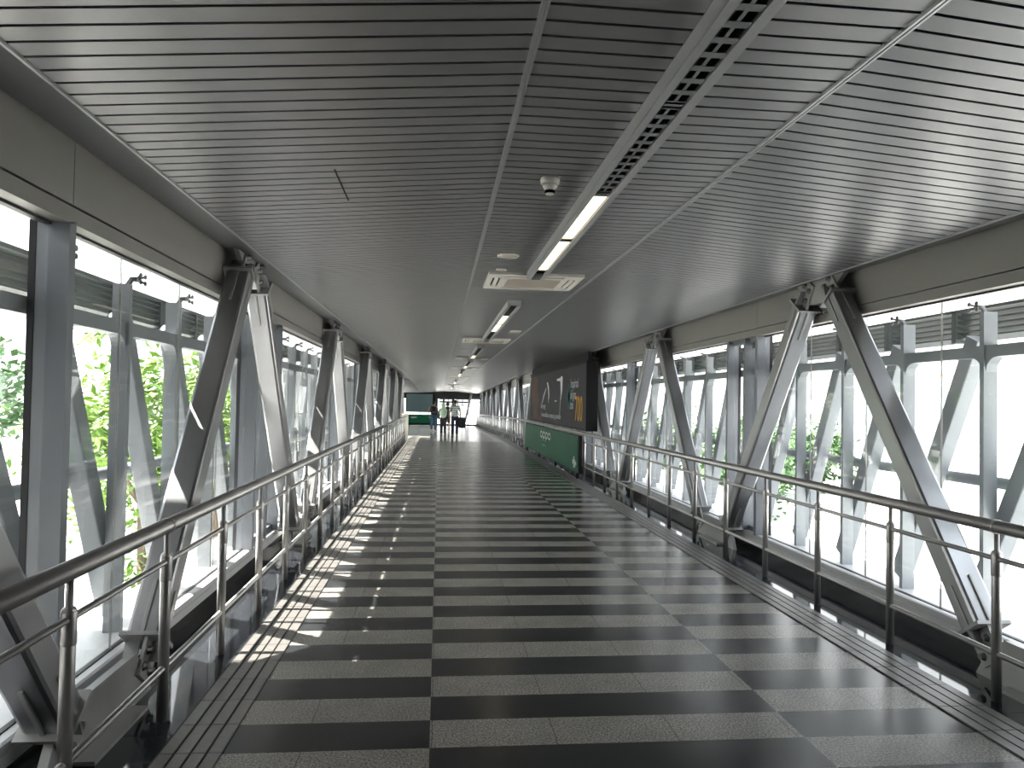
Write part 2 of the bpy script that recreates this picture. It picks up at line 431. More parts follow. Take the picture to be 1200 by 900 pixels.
# ------------------------------------------------------------------ truss braces and gussets
DT = 2.475; MODL = 4.93
def dirv(side): return S(side,1,0,0)-S(side,0,0,0)
def hexbolt(mb, side, d, y, z, r=.019, h=.022):
    u = -dirv(side); mb.lathe(S(side,d,y,z), [(r*1.35,0),(r*1.35,.004),(r,.005),(r,h)], 6, u)
def brace(side, bot, top, label, detail):
    """box-section strut in the plane d=DT between two (y,z) points"""
    p0, p1 = S(side,DT,*bot), S(side,DT,*top)
    t = thing('truss_brace', (p0.x,p0.y,p0.z+zs(p0.y)), label, 'brace', 'truss braces along the %s wall' % side)
    mb = MB(); mb.bar(p0, p1, dirv(side), .18, .165, .022)
    mb.build('box_section', 'steel', t, shear=True)
    ax = (p1-p0).normalized(); D = dirv(side)
    for end, sg, at in ((p0,-1,'lower'),(p1,1,'upper')):
        a = ax*sg
        m = MB(); m.bar(end, end+a*.022, D, .222, .23, .003); m.build('end_plate', 'plate', t, shear=True)
        # in-plane fin with bolts (towards the node) and the cross stiffener
        perp = ax.cross(D).normalized()
        m = MB(); L = .235 if at == 'upper' else .20
        a0 = end+a*.022
        # fin lies on the corridor side of the gusset
        off = -D*.021
        base = [a0-perp*.095, a0+perp*.095, a0+perp*.085+a*L, a0-perp*.085+a*L]
        m.prism([p+off for p in base], -D*.018)
        f = m.build('connection_fin', 'plate', t, shear=True)
        m = MB(); m.prism([a0-D*.105, a0-D*.042, a0-D*.042+a*L*.55, a0-D*.09+a*L*.55], perp*.014)
        m.build('cross_stiffener', 'plate', t, shear=True); m = MB()
        m.prism([a0+D*.105, a0+D*.025, a0+D*.025+a*L*.75, a0+D*.09+a*L*.75], perp*.014)
        m.build('cross_stiffener', 'plate', t, shear=True)
        if detail:
            for i in (-1,1):
                for j in (.30,.72):
                    q = a0+a*L*j+perp*i*.046
                    m = MB(); hexbolt(m, side, DT-.039, q.y, q.z, .02, .026); m.build('bolt', 'bolt', f, shear=True)
            m = MB(); mid = end-a*.004
            for sgn in (-1,1):   # slotted insert plate standing proud of the two along-bridge faces
                m.bar(mid+perp*sgn*.083, mid+perp*sgn*.083-a*.30, D, .022, .022, .003)
            m.bar(mid-D*.091, mid-D*.091-a*.26, D, .012, .02, .002)
            m.build('insert_plate', 'plate', t, shear=True)
def node_top(side, y, label, detail):
    z = 2.56; t = thing('gusset_plate', (S(side,DT,y,2.6).x,y,2.6+zs(y)), label, 'gusset plate', 'upper gusset plates along the %s wall' % side)
    m = MB()
    o = [(y-.17,2.56),(y+.17,2.56),(y+.30,2.70),(y+.46,2.80),(y+.30,2.84),(y-.30,2.84),(y-.46,2.80),(y-.30,2.70)]
    m.prism([S(side,DT-.02,a,b) for a,b in o], dirv(side)*.04)
    m.build('plate', 'plate', t, shear=True)
def node_bot(side, y, label, detail):
    t = thing('gusset_plate', (S(side,DT,y,.0).x,y,zs(y)), label, 'gusset plate', 'lower gusset plates along the %s wall' % side)
    m = MB()
    o = [(y-.58,.0),(y+.58,.0),(y+.46,.20),(y+.34,.27),(y-.34,.27),(y-.46,.20)]
    m.prism([S(side,DT-.02,a,b) for a,b in o], dirv(side)*.04)
    m.build('plate', 'plate', t, shear=True)
    m = MB()
    sbox(m, side, DT-.11, DT+.11, y-.30, y+.30, .0, .022)
    m.build('foot_plate', 'plate', t, shear=True)
for side in ('left','right'):
    node_bot(side, 3.72-MODL, 'lower gusset plate on the %s behind the camera end' % side, False)
    kmax = 6 if side == 'left' else 11
    for k in range(-1, kmax):
        yb, yt = 3.72+MODL*k, 6.235+MODL*k
        det = k <= 3
        i = k+1
        place = ('near the camera end' if k == -1 else nth(k+1))
        if k == -1:
            la = 'silver steel brace along the %s wall, before the first full pair' % side
            lb = 'silver steel brace rising from the nearest lower gusset, tilting back past the camera, %s wall' % side
        else:
            la = 'silver steel brace on the near side of the %s V-pair joint along the %s wall' % (nth(k+1), side)
            lb = 'silver steel brace on the far side of the %s V-pair joint along the %s wall' % (nth(k+1), side)
        brace(side, (yb+.55,.29), (yt-.285,2.56), la, det)
        brace(side, (yb+MODL-.45,.29), (yt+.285,2.56), lb, det)
        node_top(side, yt, 'bolted upper gusset at the %s brace joint from the camera end, %s wall' % (nth(i+1), side), det)
        node_bot(side, yb+MODL if k >= 0 else yb+MODL, 'bolted lower gusset at the %s brace foot from the camera end, %s wall' % (nth(i+1), side), det)

# ------------------------------------------------------------------ handrails
def handrail(side, y0, y1, label):
    d = 2.245
    t = thing('handrail', tuple(S(side,d,3.87,0)), label, 'handrail')
    def run(z): return [S(side,d,y0,z)]+([S(side,d,CREST,z)] if y1 > CREST else [])+[S(side,d,y1,z)]
    m = MB(); m.tube(run(.975), .037, 16); tr = m.build('top_rail', 'stainless', t, shear=True)
    m = MB()
    y = 3.87-4.9
    while y < y1:
        m = MB(); m.lathe(S(side,d,y-.012,.975), [(.0405,0),(.0405,.024)], 16, (0,1,0)); m.build('joint_collar', 'stainless', tr, shear=True); y += 4.9
    m = MB(); m.tube(run(.795), .0145, 10); m.build('mid_rail', 'stainless', t, shear=True)
    m = MB(); m.tube(run(.265), .016, 10); m.build('lower_rail', 'stainless', t, shear=True)
    k = -4
    while True:
        y = 3.87+.98*k; k += 1
        if y < y0+.02: continue
        if y > y1: break
        m = MB(); m.lathe(S(side,d,y,0), [(.026,.002),(.026,.83),(.021,.838),(.0135,.842),(.0135,.945)], 14)
        po = m.build('post', 'stainless', t, shear=True)
        if y < 16:
            m = MB(); m.lathe(S(side,d,y,.70), [(.0272,0),(.0285,.004),(.0285,.12),(.0272,.126)], 14); m.build('post_sleeve', 'stainless', po, shear=True)
    return t
handrail('left', -3.6, 31.0, 'stainless steel handrail running along the left windows')
handrail('right', -3.6, 61.5, 'stainless steel handrail running along the right windows')
pm = MB(); sbox(pm, 'left', 2.16, 2.42, 31.05, 31.45, 0, 1.08)
pm.tube([S('left',2.16,31.05,1.08),S('left',2.42,31.05,1.08)], .02, 8)
tag(pm.build('rail_end_panel', 'pier', shear=True, origin=S('left',2.29,31.2,zs(31.2))), 'cream panel standing at the far end of the left handrail', 'panel')

# ------------------------------------------------------------------ ceiling services
TX0, TX1, ZT = .812, .976, 2.80
def trough(y0, y1, label):
    t = thing('light_trough', (CX,(y0+y1)/2,2.80+zs((y0+y1)/2)), label, 'light fitting', 'ceiling light troughs')
    m = MB()
    m.box((TX0,y0,ZT),(TX0+.006,y1,ZC-.002)); m.box((TX0,y0,ZT-.004),(.847,y1,ZT+.004))
    m.box((.936,y0,ZT-.004),(TX1,y1,ZT+.004)); m.box((TX1-.006,y0,ZT),(TX1,y1,ZC-.002))
    m.box((TX0,y0,ZT-.004),(TX1,y0+.006,ZC-.002)); m.box((TX0,y1-.006,ZT-.004),(TX1,y1,ZC-.002))
    m.build('housing', 'trough', t, shear=True)
    m = MB(); m.box((TX0+.008,y0+.01,ZC-.012),(TX1-.008,y1-.01,ZC-.003)); m.build('housing_back', 'plenum', t, shear=True)
def luminaire(y0, y1, lit, label):
    t = thing('luminaire', (.8915,(y0+y1)/2,2.80+zs((y0+y1)/2)), label, 'lamp', 'luminaires in the ceiling troughs')
    xa, xb = .850, .933; xm = (xa+xb)/2
    if lit:
        m = MB(); m.box((xa+.002,y0+.05,ZT+.006),(xb-.002,y1-.03,ZT+.012)); m.build('glowing_diffuser', 'lamp', t, shear=True)
        m = MB(); m.box((xa,y0,ZT-.001),(xb,y0+.045,ZT+.03)); m.box((xa,y1-.025,ZT-.001),(xb,y1,ZT+.03)); m.build('end_cap', 'reflector', t, shear=True)
    else:
        m = MB(); m.tube([(xa+.03,y0+.03,ZT+.045),(xa+.03,y1-.03,ZT+.045)], .008, 8); m.build('tube', 'tube_off', t, shear=True)
        m = MB()
        n = round((y1-y0)/.098); st = (y1-y0-.02)/n
        for i in range(n+1):
            y = y0+.01+i*st
            m.box((xa,y-.019,ZT),(xb,y+.019,ZT+.004)); m.box((xa,y-.003,ZT+.002),(xb,y+.003,ZT+.036))
        m.box((xm-.012,y0,ZT+.001),(xm+.002,y1,ZT+.03))
        m.box((xa,y0,ZT),(xb,y0+.02,ZT+.03)); m.box((xa,y1-.02,ZT),(xb,y1,ZT+.03))
        m.build('louvre_grid', 'reflector', t, shear=True)
trough(-5, 6.93, 'long grey light trough over the walkway nearest the camera')
trough(8.85, 14.25, 'grey light trough beyond the nearest air conditioner')
trough(16.1, 20.2, 'third grey light trough from the camera along the ceiling')
trough(21.6, 26.4, 'fourth grey light trough from the camera along the ceiling')
trough(28.4, 34.0, 'fifth grey light trough from the camera along the ceiling')
trough(38.0, 44.0, 'sixth grey light trough from the camera along the ceiling')
trough(48.0, 54.0, 'farthest grey light trough along the ceiling')
luminaire(1.55, 2.77, False, 'unlit louvred lamp in the nearest trough, directly overhead')
luminaire(2.79, 4.0, False, 'unlit louvred lamp just before the first lit lamp')
luminaire(4.02, 5.19, True, 'glowing warm lamp in the nearest trough, closer of two lit')
luminaire(5.21, 6.45, True, 'glowing warm lamp in the nearest trough, beside the air conditioner')
for a, b, l in ((9.9,11.05,'closer glowing lamp in the second light trough'),(11.07,12.25,'farther glowing lamp in the second light trough'),
                (18.7,20.0,'glowing lamp at the far end of the third trough'),(24.4,26.0,'glowing lamp in the fourth ceiling trough'),
                (31,33.6,'glowing lamp in the fifth ceiling trough'),(40,43,'glowing lamp in the sixth ceiling trough'),(50,53.4,'farthest glowing lamp along the ceiling')):
    luminaire(a, b, True, l)

def cassette(y, label, ln=.88):
    t = thing('air_conditioner', (.914,y+ln/2,2.84+zs(y)), label, 'air conditioner', 'ceiling cassette air conditioners')
    x0, x1 = .452, 1.376; z = ZC-.03
    m = MB()
    # rim, cut with four slots
    def slab(a, b, c, d): m.box((a,c,z),(b,d,ZC-.001))
    slab(x0,x1,y,y+.05); slab(x0,x1,y+ln-.05,y+ln); slab(x0,x0+.05,y+.05,y+ln-.05); slab(x1-.05,x1,y+.05,y+ln-.05)
    slab(x0+.13,x1-.13,y+.13,y+ln-.13)
    for a in (x0+.05,x1-.18):
        for b in (y+.05,y+ln-.18): slab(a,a+.13,b,b+.13)
    m.build('panel', 'white', t, shear=True)
    m = MB(); m.box((x0+.04,y+.04,z+.014),(x1-.04,y+ln-.04,ZC-.002)); m.build('vent_slots', 'black', t, shear=True)
    m = MB(); m.box((x0+.2,y+.2,z-.006),(x1-.2,y+ln-.2,z-.001))
    for i in range(1,12):
        yy = y+.2+i*(ln-.4)/12; m.box((x0+.2,yy-.004,z-.010),(x1-.2,yy+.004,z-.006))
    m.build('intake_grille', 'grille', t, shear=True)
    m = MB()
    for a in (x0+.075,x1-.105): m.prism([(a,y+.2,z+.012),(a+.03,y+.2,z-.004),(a+.034,y+.2,z-.002),(a+.004,y+.2,z+.014)], (0,ln-.4,0))
    m.build('air_flap', 'white', t, shear=True)
for y, l in ((6.95,'white square ceiling air conditioner nearest the camera'),(14.3,'second white ceiling air conditioner from the camera'),(20.4,'third white ceiling air conditioner from the camera'),
             (26.5,'fourth white ceiling air conditioner from the camera'),(34.6,'fifth white ceiling air conditioner from the camera'),(45,'farthest white ceiling air conditioner')):
    cassette(y, l)
t = thing('smoke_detector', (.588,4.0,ZC-.09), 'white smoke detector on the ceiling left of the lit lamps', 'smoke detector')
m = MB(); m.lathe((.588,4.0,ZC), [(.052,0),(.054,-.012),(.052,-.03),(.044,-.034)], 28); m.build('base', 'white', t)
m = MB(); m.lathe((.588,4.0,ZC-.034), [(.043,0),(.040,-.014),(.026,-.034)], 28); m.build('chamber', 'white', t)
m = MB()
for i in range(10):
    a = 2*math.pi*i/10; c = Vector((.588+.0235*math.cos(a),4.0+.0235*math.sin(a),ZC-.076)); m.box(tuple(c-Vector((.0045,.0045,.009))), tuple(c+Vector((.0045,.0045,.009))))
m.lathe((.588,4.0,ZC-.066), [(.02,0),(.02,-.02)], 16)
m.build('sensor_cage', 'black', t)
m = MB(); m.lathe((.588,4.0,ZC-.085), [(.025,0),(.022,-.006),(.012,-.009)], 20); m.build('cap', 'white', t)
def disc(name, x, y, r, label, cat, z=ZC):
    t = thing(name, (x,y,z-.01+zs(y)), label, cat)
    m = MB(); m.lathe((x,y,z), [(r,0),(r,-.008),(r*.94,-.014),(r*.86,-.012),(r*.84,-.008)], 28); m.build('rim', 'white', t, shear=True)
    m = MB(); m.lathe((x,y,z-.006), [(r*.84,0),(r*.83,-.003),(r*.3,-.006)], 28); m.build('grille', 'grille', t, shear=True)
disc('ceiling_speaker', .561, 6.16, .092, 'round white ceiling speaker before the nearest air conditioner', 'speaker')
disc('round_sensor', .56, 6.82, .05, 'small round ceiling disc beside the nearest air conditioner', 'sensor')
disc('round_vent', .57, 17.4, .08, 'small white disc on the ceiling between second and third air conditioners', 'vent')
t = thing('linear_vent', (1.33,13.2,ZC-.01), 'thin white slot vent on the ceiling before the second air conditioner', 'vent')
m = MB(); m.box((1.22,12.6,ZC-.014),(1.40,12.95,ZC-.001)); m.build('vent_frame', 'white', t)
m = MB()
for i in range(3): m.box((1.24,12.66+i*.09,ZC-.018),(1.38,12.70+i*.09,ZC-.014))
m.build('vent_blades', 'grille', t)
# seam of an access hatch in the left part of the ceiling
def zfac(x): return ZC-(ZC-ZEDGE)*((abs(x-CX)-DM)/(DEDGE-DM))
m = MB(); m.box((-.556,3.80,zfac(-.55)-.003),(-.548,4.38,zfac(-.55)+.01)); m.build('hatch_seam', 'plenum', ce)

# ------------------------------------------------------------------ advertising on the right
def text_mesh(body, size, name, m, parent, frame, extrude=.004, sx=1., bold=0.):
    cu = bpy.data.curves.new(name, 'FONT'); cu.body = body; cu.size = size; cu.extrude = extrude; cu.offset = bold; cu.resolution_u = 4
    o = bpy.data.objects.new(name, cu); C.objects.link(o)
    bpy.context.view_layer.update()
    me = bpy.data.meshes.new_from_object(o.evaluated_get(bpy.context.evaluated_depsgraph_get()))
    bpy.data.objects.remove(o); bpy.data.curves.remove(cu)
    me.transform(Matrix.Diagonal((sx,1,1,1))); me.transform(frame); me.transform(Matrix.Translation(-Vector(parent['_o'])))
    me.materials.clear(); me.materials.append(M[m])
    r = bpy.data.objects.new(name, me); C.objects.link(r); r.parent = parent; r['_o'] = parent['_o']
    return r
def face_right(x, y, z):   # lettering plane facing the walkway: reads from far (left) to near (right)
    return Matrix(((0,0,-1,x),(-1,0,0,y),(0,1,0,z),(0,0,0,1)))
def fpt(x, u, z): return Vector((x,u,z))
t = thing('billboard', (3.12,19.3,1.1), 'large dark advertising billboard hung above the right handrail', 'billboard')
XB = 3.0; YA, YB = 14.85, 23.8
m = MB(); m.box((XB+.006,YA-.06,1.06),(XB+.24,YB+.06,2.50)); m.build('cabinet', 'black', t)
m = MB()
m.box((XB-.004,YA-.06,1.06),(XB+.006,YA,2.50)); m.box((XB-.004,YB,1.06),(XB+.006,YB+.06,2.50)); m.box((XB-.004,YA,1.06),(XB+.006,YB,1.11)); m.box((XB-.004,YA,2.45),(XB+.006,YB,2.50))
m.build('bezel', 'black', t)
m = MB(); m.box((XB,YA,1.11),(XB+.006,YB,2.45)); scr = m.build('poster', 'screen', t)
m = MB(); m.box((XB+.03,YA-.05,2.50),(XB+.10,YB+.05,2.70)); m.build('valance', 'plenum', t)
m = MB()
for yy in (YA+1,YA+3.5,YA+6,YA+8.5):
    m.box((XB+.12,yy-.04,2.50),(XB+.2,yy+.04,2.74))
m.build('hanger', 'black', t)
XI = XB-.002
def ink(name, mt, outline):
    mm = MB(); mm.prism([fpt(XI,u,z) for u,z in outline], (.003,0,0)); return mm.build(name, mt, scr)
ink('brown_figure', 'ink_brown', [(23.75,2.42),(22.6,2.43),(22.1,2.30),(22.3,2.0),(21.9,1.7),(22.2,1.4),(21.7,1.13),(23.0,1.13),(23.2,1.5),(23.7,1.9)])
ink('brown_figure', 'ink_brown', [(21.75,1.13),(21.35,1.13),(21.5,1.45),(21.75,1.35)])
ink('crescent', 'ink_white', [(20.35,2.20),(20.1,2.0),(20.02,1.85),(20.0,1.62),(19.88,1.85),(19.95,2.05),(20.15,2.2)])
ink('crescent', 'ink_grey', [(21.3,1.60),(21.0,1.85),(20.5,2.05),(20.4,2.03),(20.8,1.82),(21.2,1.60)])
ink('handset_edge', 'ink_white', [(18.6,2.24),(18.05,2.26),(17.9,2.30),(17.72,2.27),(17.75,1.95),(17.95,1.70),(18.0,1.95),(18.05,2.17),(18.6,2.2)])
ink('handset_edge', 'ink_grey', [(17.95,1.78),(18.02,1.78),(18.12,1.30),(18.08,1.30)])
ink('glow', 'ink_teal', [(17.1,1.9),(16.85,2.1),(16.6,2.0),(16.5,1.7),(16.7,1.45),(17.0,1.55)])
ink('glow', 'ink_pale_teal', [(16.88,1.95),(16.75,1.85),(16.72,1.75),(16.80,1.62),(16.92,1.75)])
ink('small_mark', 'ink_grey', [(18.95,1.66),(18.55,1.67),(18.6,1.70),(18.9,1.70)])
text_mesh('Inspirasi', .30, 'lettering', 'ink_grey', scr, face_right(XI,16.62,1.98), .001, .98)
text_mesh('lali guna', .30, 'lettering', 'ink_grey', scr, face_right(XI,16.62,1.73), .001, .72)
text_mesh('zoo', .30, 'lettering', 'ink_grey', scr, face_right(XI,16.62,1.50), .001, .85)
text_mesh('700', .78, 'numerals', 'ink_orange', scr, face_right(XI,16.05,1.25), .001, .74)
text_mesh('foto yang', .22, 'lettering', 'ink_grey', scr, face_right(XI,21.5,1.47), .001, 1.15)
text_mesh('kemudahan sampai gunakan', .19, 'lettering', 'ink_grey', scr, face_right(XI,21.3,1.235), .001, 1.6)

XG = 2.98; GA, GB = 15.4, 25.1
t = thing('sign_panel', (XG+.04,20.2,.06), 'long green advertising panel standing below the dark billboard', 'sign')
m = MB(); m.box((XG,GA,.13),(XG+.07,GB,.94)); m.build('backing_frame', 'black', t)
m = MB(); m.box((XG-.006,GA+.10,.16),(XG,GB-.02,.925)); gp = m.build('printed_face', 'green', t)
m = MB()
for yy in (GA+.3,GA+3.3,GA+6.5,GB-.3): m.box((XG+.01,yy-.03,.0),(XG+.06,yy+.03,.13))
m.build('foot', 'black', t)
def logo(y, z, w, h, x, parent, mt):
    """four rounded letters drawn as stroked rings and stems, read from far to near"""
    mm = MB(); lw = w/4.3; r = lw*.40; s = .028*h/.2
    def ring(cy, cz, a0=0, a1=360):
        pts = [(cy-r*math.cos(math.radians(a)), cz+h*.30*math.sin(math.radians(a))) for a in range(a0, a1+1, 15)]
        for (u0,z0),(u1,z1) in zip(pts[:-1],pts[1:]):
            dv = Vector((0,u1-u0,z1-z0)); nn = Vector((0,-dv.z,dv.y)).normalized()*s*.5
            p, q = Vector((x,u0,z0)), Vector((x,u1,z1))
            mm.prism([p+nn,p-nn,q-nn,q+nn], (.003,0,0))
    for i, ch in enumerate('oppo'):
        cy = y-lw*(i+.5)*1.06
        ring(cy, z+h*.1)
        if ch == 'p': mm.box((x,cy+r-s*1.1,z-h*.55),(x+.003,cy+r+s*.3,z+h*.12))
    mm.build('lettering', mt, parent)
logo(21.35, .70, 2.05, .27, XG-.008, gp, 'ink_white')
text_mesh('designed for you', .07, 'lettering', 'ink_pale_teal', gp, face_right(XG-.008,20.9,.42), .001, 1.6)
mm = MB()
for k, (yy, z0, z1) in enumerate(((16.05,.30,.40),(15.93,.22,.47),(15.81,.24,.40),(15.70,.30,.36))):
    mm.box((XG-.009,yy-.045,z0),(XG-.006,yy+.045,z1))
mm.build('emblem', 'ink_white', gp)

# ------------------------------------------------------------------ far end
e = struct('wall_end')
m = MB(); m.box((-7,YE,2.25),(CX+3.2,YE+.2,2.95)); m.box((CX+2.6,YE,-.1),(CX+3.4,YE+.2,2.6)); m.build('header', 'gasket', e, shear=True)
m = MB(); m.box((-7,YE,-.1),(CX+3.2,YE+.2,.12)); m.build('kerb', 'kerb', e, shear=True)
we = struct('window_%d' % (wn+1)); wn += 1
m = MB()
for x in (-5.0,-3.2,-1.6,.35,.78,1.62,2.0,2.5): m.box((x,YE+.02,.12),(x+.06,YE+.1,2.25))
m.box((-7,YE+.02,1.98),(CX+3.2,YE+.1,2.04))
m.build('window_frame', 'gasket', we, shear=True)
for x0, l in ((.10,'dark louvre panel outside the end windows between the columns'),(1.45,'dark louvre panel outside the end windows by the right corner')):
    t = thing('louvre_panel', (x0+.5,YE+.6,1.2), l, 'louvre')
    m = MB()
    for i in range(7): m.box((x0,YE+.55,1.22+i*.09),(x0+1.15,YE+.60,1.28+i*.09))
    m.build('blades', 'louvre', t)
    m = MB(); m.box((x0-.03,YE+.56,1.2),(x0,YE+.62,1.9)); m.box((x0+1.15,YE+.56,1.2),(x0+1.18,YE+.62,1.9)); m.build('louvre_frame', 'louvre', t)
m = MB(); m.box((-7,YE+.05,.12),(CX+2.6,YE+.062,2.25)); m.build('pane', 'glass', we, shear=True)
for x, l in ((-.30,'dark steel column on the end wall beside the blue display'),(1.12,'dark steel column in the middle of the end windows')):
    m = MB(); m.box((x,YE-.3,-.43),(x+.24,YE-.04,2.3)); m.box((x-.05,YE-.35,-.43),(x+.29,YE+.0,-.38)); tag(m.build('steel_column', 'gasket', origin=(x+.12,YE-.15,-.43)), l, 'column')
m = MB(); m.bar((2.75,YE-.4,2.25),(2.2,YE-.4,-.35), (0,1,0), .18, .17, .02); m.bar((2.76,YE-.4,2.30),(2.75,YE-.4,2.25),(0,1,0),.26,.25,.003)
tag(m.build('end_brace', 'bolt', origin=(2.3,YE-.4,-.4)), 'slanting dark brace in front of the end windows', 'brace')
m = MB(); m.bar((.55,YE+1.0,2.25),(.2,YE+1.0,-.3), (0,1,0), .14, .14, .02)
tag(m.build('end_brace', 'facade', origin=(.3,YE+1.0,-.3)), 'pale slanting brace outside the end windows, beside the left column', 'brace')
t = thing('display_board', (-1.5,YE-.2,.6), 'blue grey display board on the end wall above the green panel', 'display')
m = MB(); m.box((-2.75,YE-.25,.66),(-.3,YE-.08,2.28)); m.build('cabinet', 'black', t)
m = MB(); m.box((-2.70,YE-.256,.70),(-.5,YE-.25,2.2)); m.build('screen', 'display', t)
m = MB(); m.box((-2.2,YE-.2,2.28),(-2.1,YE-.1,2.5)); m.box((-.9,YE-.2,2.28),(-.8,YE-.1,2.5)); m.build('hanger', 'black', t)
t = thing('sign_panel', (-1.5,YE-.45,-.42), 'far green advertising panel standing across the end wall', 'sign')
m = MB(); m.box((-2.72,YE-.5,-.30),(-.35,YE-.42,.48)); m.build('backing_frame', 'black', t)
m = MB(); m.box((-2.70,YE-.506,-.22),(-.37,YE-.5,.47)); gp2 = m.build('printed_face', 'green', t)
m = MB(); m.box((-2.5,YE-.5,-.43),(-2.4,YE-.42,-.30)); m.box((-.7,YE-.5,-.43),(-.6,YE-.42,-.30)); m.build('foot', 'black', t)
text_mesh('oppo', .22, 'lettering', 'ink_white', gp2, Matrix(((1,0,0,-2.3),(0,0,-1,YE-.508),(0,1,0,.18),(0,0,0,1))), .001, 1.1)
# side lobby on the left beyond the wall's end
lw = struct('wall_lobby')
m = MB(); m.box((-7.2,YL,2.3),(-7,YE,2.9)); m.box((-7.2,YL,-.6),(-7,YE,.2))
for y in (YL+.1,41,46,51,56,61.5): m.box((-7.2,y,-.6),(-7,y+.15,2.9))
m.build('lobby_frame', 'panel', lw)
m = MB(); m.box((-7.1,YL,.2),(-7.09,YE,2.3)); m.build('pane', 'glass', lw)
m = MB(); m.box((-7,YL-.12,-.1),(CX-2.80,YL-.02,2.9)); m.build('return_panel', 'panel', lw)

# ------------------------------------------------------------------ outside
ZG = -6.0
m = MB(); m.box((-150,-60,ZG-.3),(150,160,ZG)); tag(m.build('ground', 'concrete'), kind='structure')
def tree(x, y, zc, rx, ry, rz, n, leaf, size, label, mt, group=None):
    t = thing('tree', (x,y,ZG), label, 'tree', group)
    rnd = random.Random(int(x*31+y*17))
    b = MB(); b.tube([(x,y,ZG),(x+.1,y+.05,ZG+(zc-ZG)*.5),(x-.05,y,zc)], [.20,.15,.07], 10)
    tips = []
    for i in range(9):
        a = rnd.uniform(0,6.283); el = rnd.uniform(-.3,1.0); L = rnd.uniform(.55,.95)
        p = Vector((x+rx*L*math.cos(a)*math.cos(el), y+ry*L*math.sin(a)*math.cos(el), zc+rz*L*math.sin(el)))
        st = Vector((x,y,zc-rz*.6)); b.tube([st,(st+p)/2+Vector((0,0,-.15)),p], [.07,.045,.015], 6); tips.append(p)
    b.build('trunk', 'bark', t)
    c = MB()
    cl = [(Vector((x+rx*.8*rnd.gauss(0,.5), y+ry*.8*rnd.gauss(0,.5), zc+rz*.8*rnd.gauss(0,.5))), rnd.uniform(.22,.42)) for _ in range(46)]+[(p,.36) for p in tips]
    for i in range(n):
        q, rr = cl[rnd.randrange(len(cl))]
        rr *= (rx+rz)/2
        p = q+Vector((rnd.gauss(0,rr*.55),rnd.gauss(0,rr*.55),rnd.gauss(0,rr*.5)))
        u = Vector((rnd.gauss(0,1),rnd.gauss(0,1),rnd.gauss(0,.5))).normalized(); v = u.cross(Vector((rnd.gauss(0,.5),rnd.gauss(0,.5),1))).normalized()
        s = size*rnd.uniform(.7,1.3); w = u.cross(v)*s*.12
        c.add([p-u*s, p-v*s*.42+w, p+u*s*.9, p+v*s*.42+w, p], [(0,1,4),(1,2,4),(2,3,4),(3,0,4)])
    c.build('crown', mt, t)
tree(-5.7, 15.0, .9, 1.7, 2.2, 2.3, 5200, .12, .125, 'bright green leafy tree close outside the left windows', 'leaf')
tree(-6.6, 22.5, .6, 1.9, 2.4, 2.4, 4200, .12, .14, 'second bright green tree outside the left windows, farther along', 'leaf')
tree(-24, 36, 1.0, 4.5, 5, 4.0, 3200, .3, .42, 'distant dull green tree beyond the pale ground on the left', 'leaf_dark')
tree(-35, 46, 0.5, 4.5, 5, 3.6, 3000, .3, .42, 'distant dull green tree in front of the pale block', 'leaf_dark')
far_r = ((21,50,-3.2),(27,60,-2.8),(22,70,-2.6),(34,64,-3.0),(33,78,-2.6))
for (x, y, z), l in zip(far_r, ('small distant tree outside the right windows, closest to the glazing','distant dull green tree right of the walkway, second from the glazing','distant tree outside the right windows, farthest along the bridge','distant tree outside the right windows, nearest the camera end','distant tree outside the right windows at the back of its row')):
    tree(x, y, z, 3.2, 3.6, 3.6, 2600, .3, .36, l, 'leaf_dark')
def building(x0, x1, y0, y1, h, label, mt, face, floors=4):
    t = thing('building', ((x0+x1)/2,(y0+y1)/2,ZG), label, 'building')
    m = MB(); m.box((x0,y0,ZG),(x1,y1,ZG+h)); m.build('wall', mt, t)
    m = MB(); m.box((x0-.3,y0-.3,ZG+h),(x1+.3,y1+.3,ZG+h+.5)); m.build('roof_edge', 'bldg_tile', t)
    fx = x1 if face > 0 else x0
    for k in range(floors):
        z = ZG+1+k*(h-1)/floors
        yy = y0+1.2
        while yy < y1-2:
            m = MB(); m.box((fx-.1,yy,z),(fx+.12 if face>0 else fx+.1,yy+1.9,z+1.7))
            if face < 0: m = MB(); m.box((fx-.12,yy,z),(fx+.1,yy+1.9,z+1.7))
            m.build('window', 'bldg_glass', t); yy += 3.1
    yy = x0+1.2
    while yy < x1-2:
        for k in range(floors):
            z = ZG+1+k*(h-1)/floors
            m = MB(); m.box((yy,y0-.12,z),(yy+1.9,y0+.1,z+1.7)); m.build('window', 'bldg_glass', t)
        yy += 3.1
building(-62,-46,46,66, 13.5, 'pale distant building with rows of windows on the left', 'bldg', 1)
building(62,84,112,130, 13.0, 'pale distant building outside the right windows', 'bldg_teal', -1, 3)
m = MB(); m.box((-9,-30,ZG),(-5.0,4.8,9.0)); 
for k in range(6): m.box((-5.0,-26+k*5,ZG),(-4.85,-25.6+k*5,9.0))
tag(m.build('sun_block', 'bldg', origin=(-7,-13,ZG)), 'unseen block added left of the walkway behind the camera to shade the floor', 'building')  # out-of-view mass added to keep the sun off the near left floor
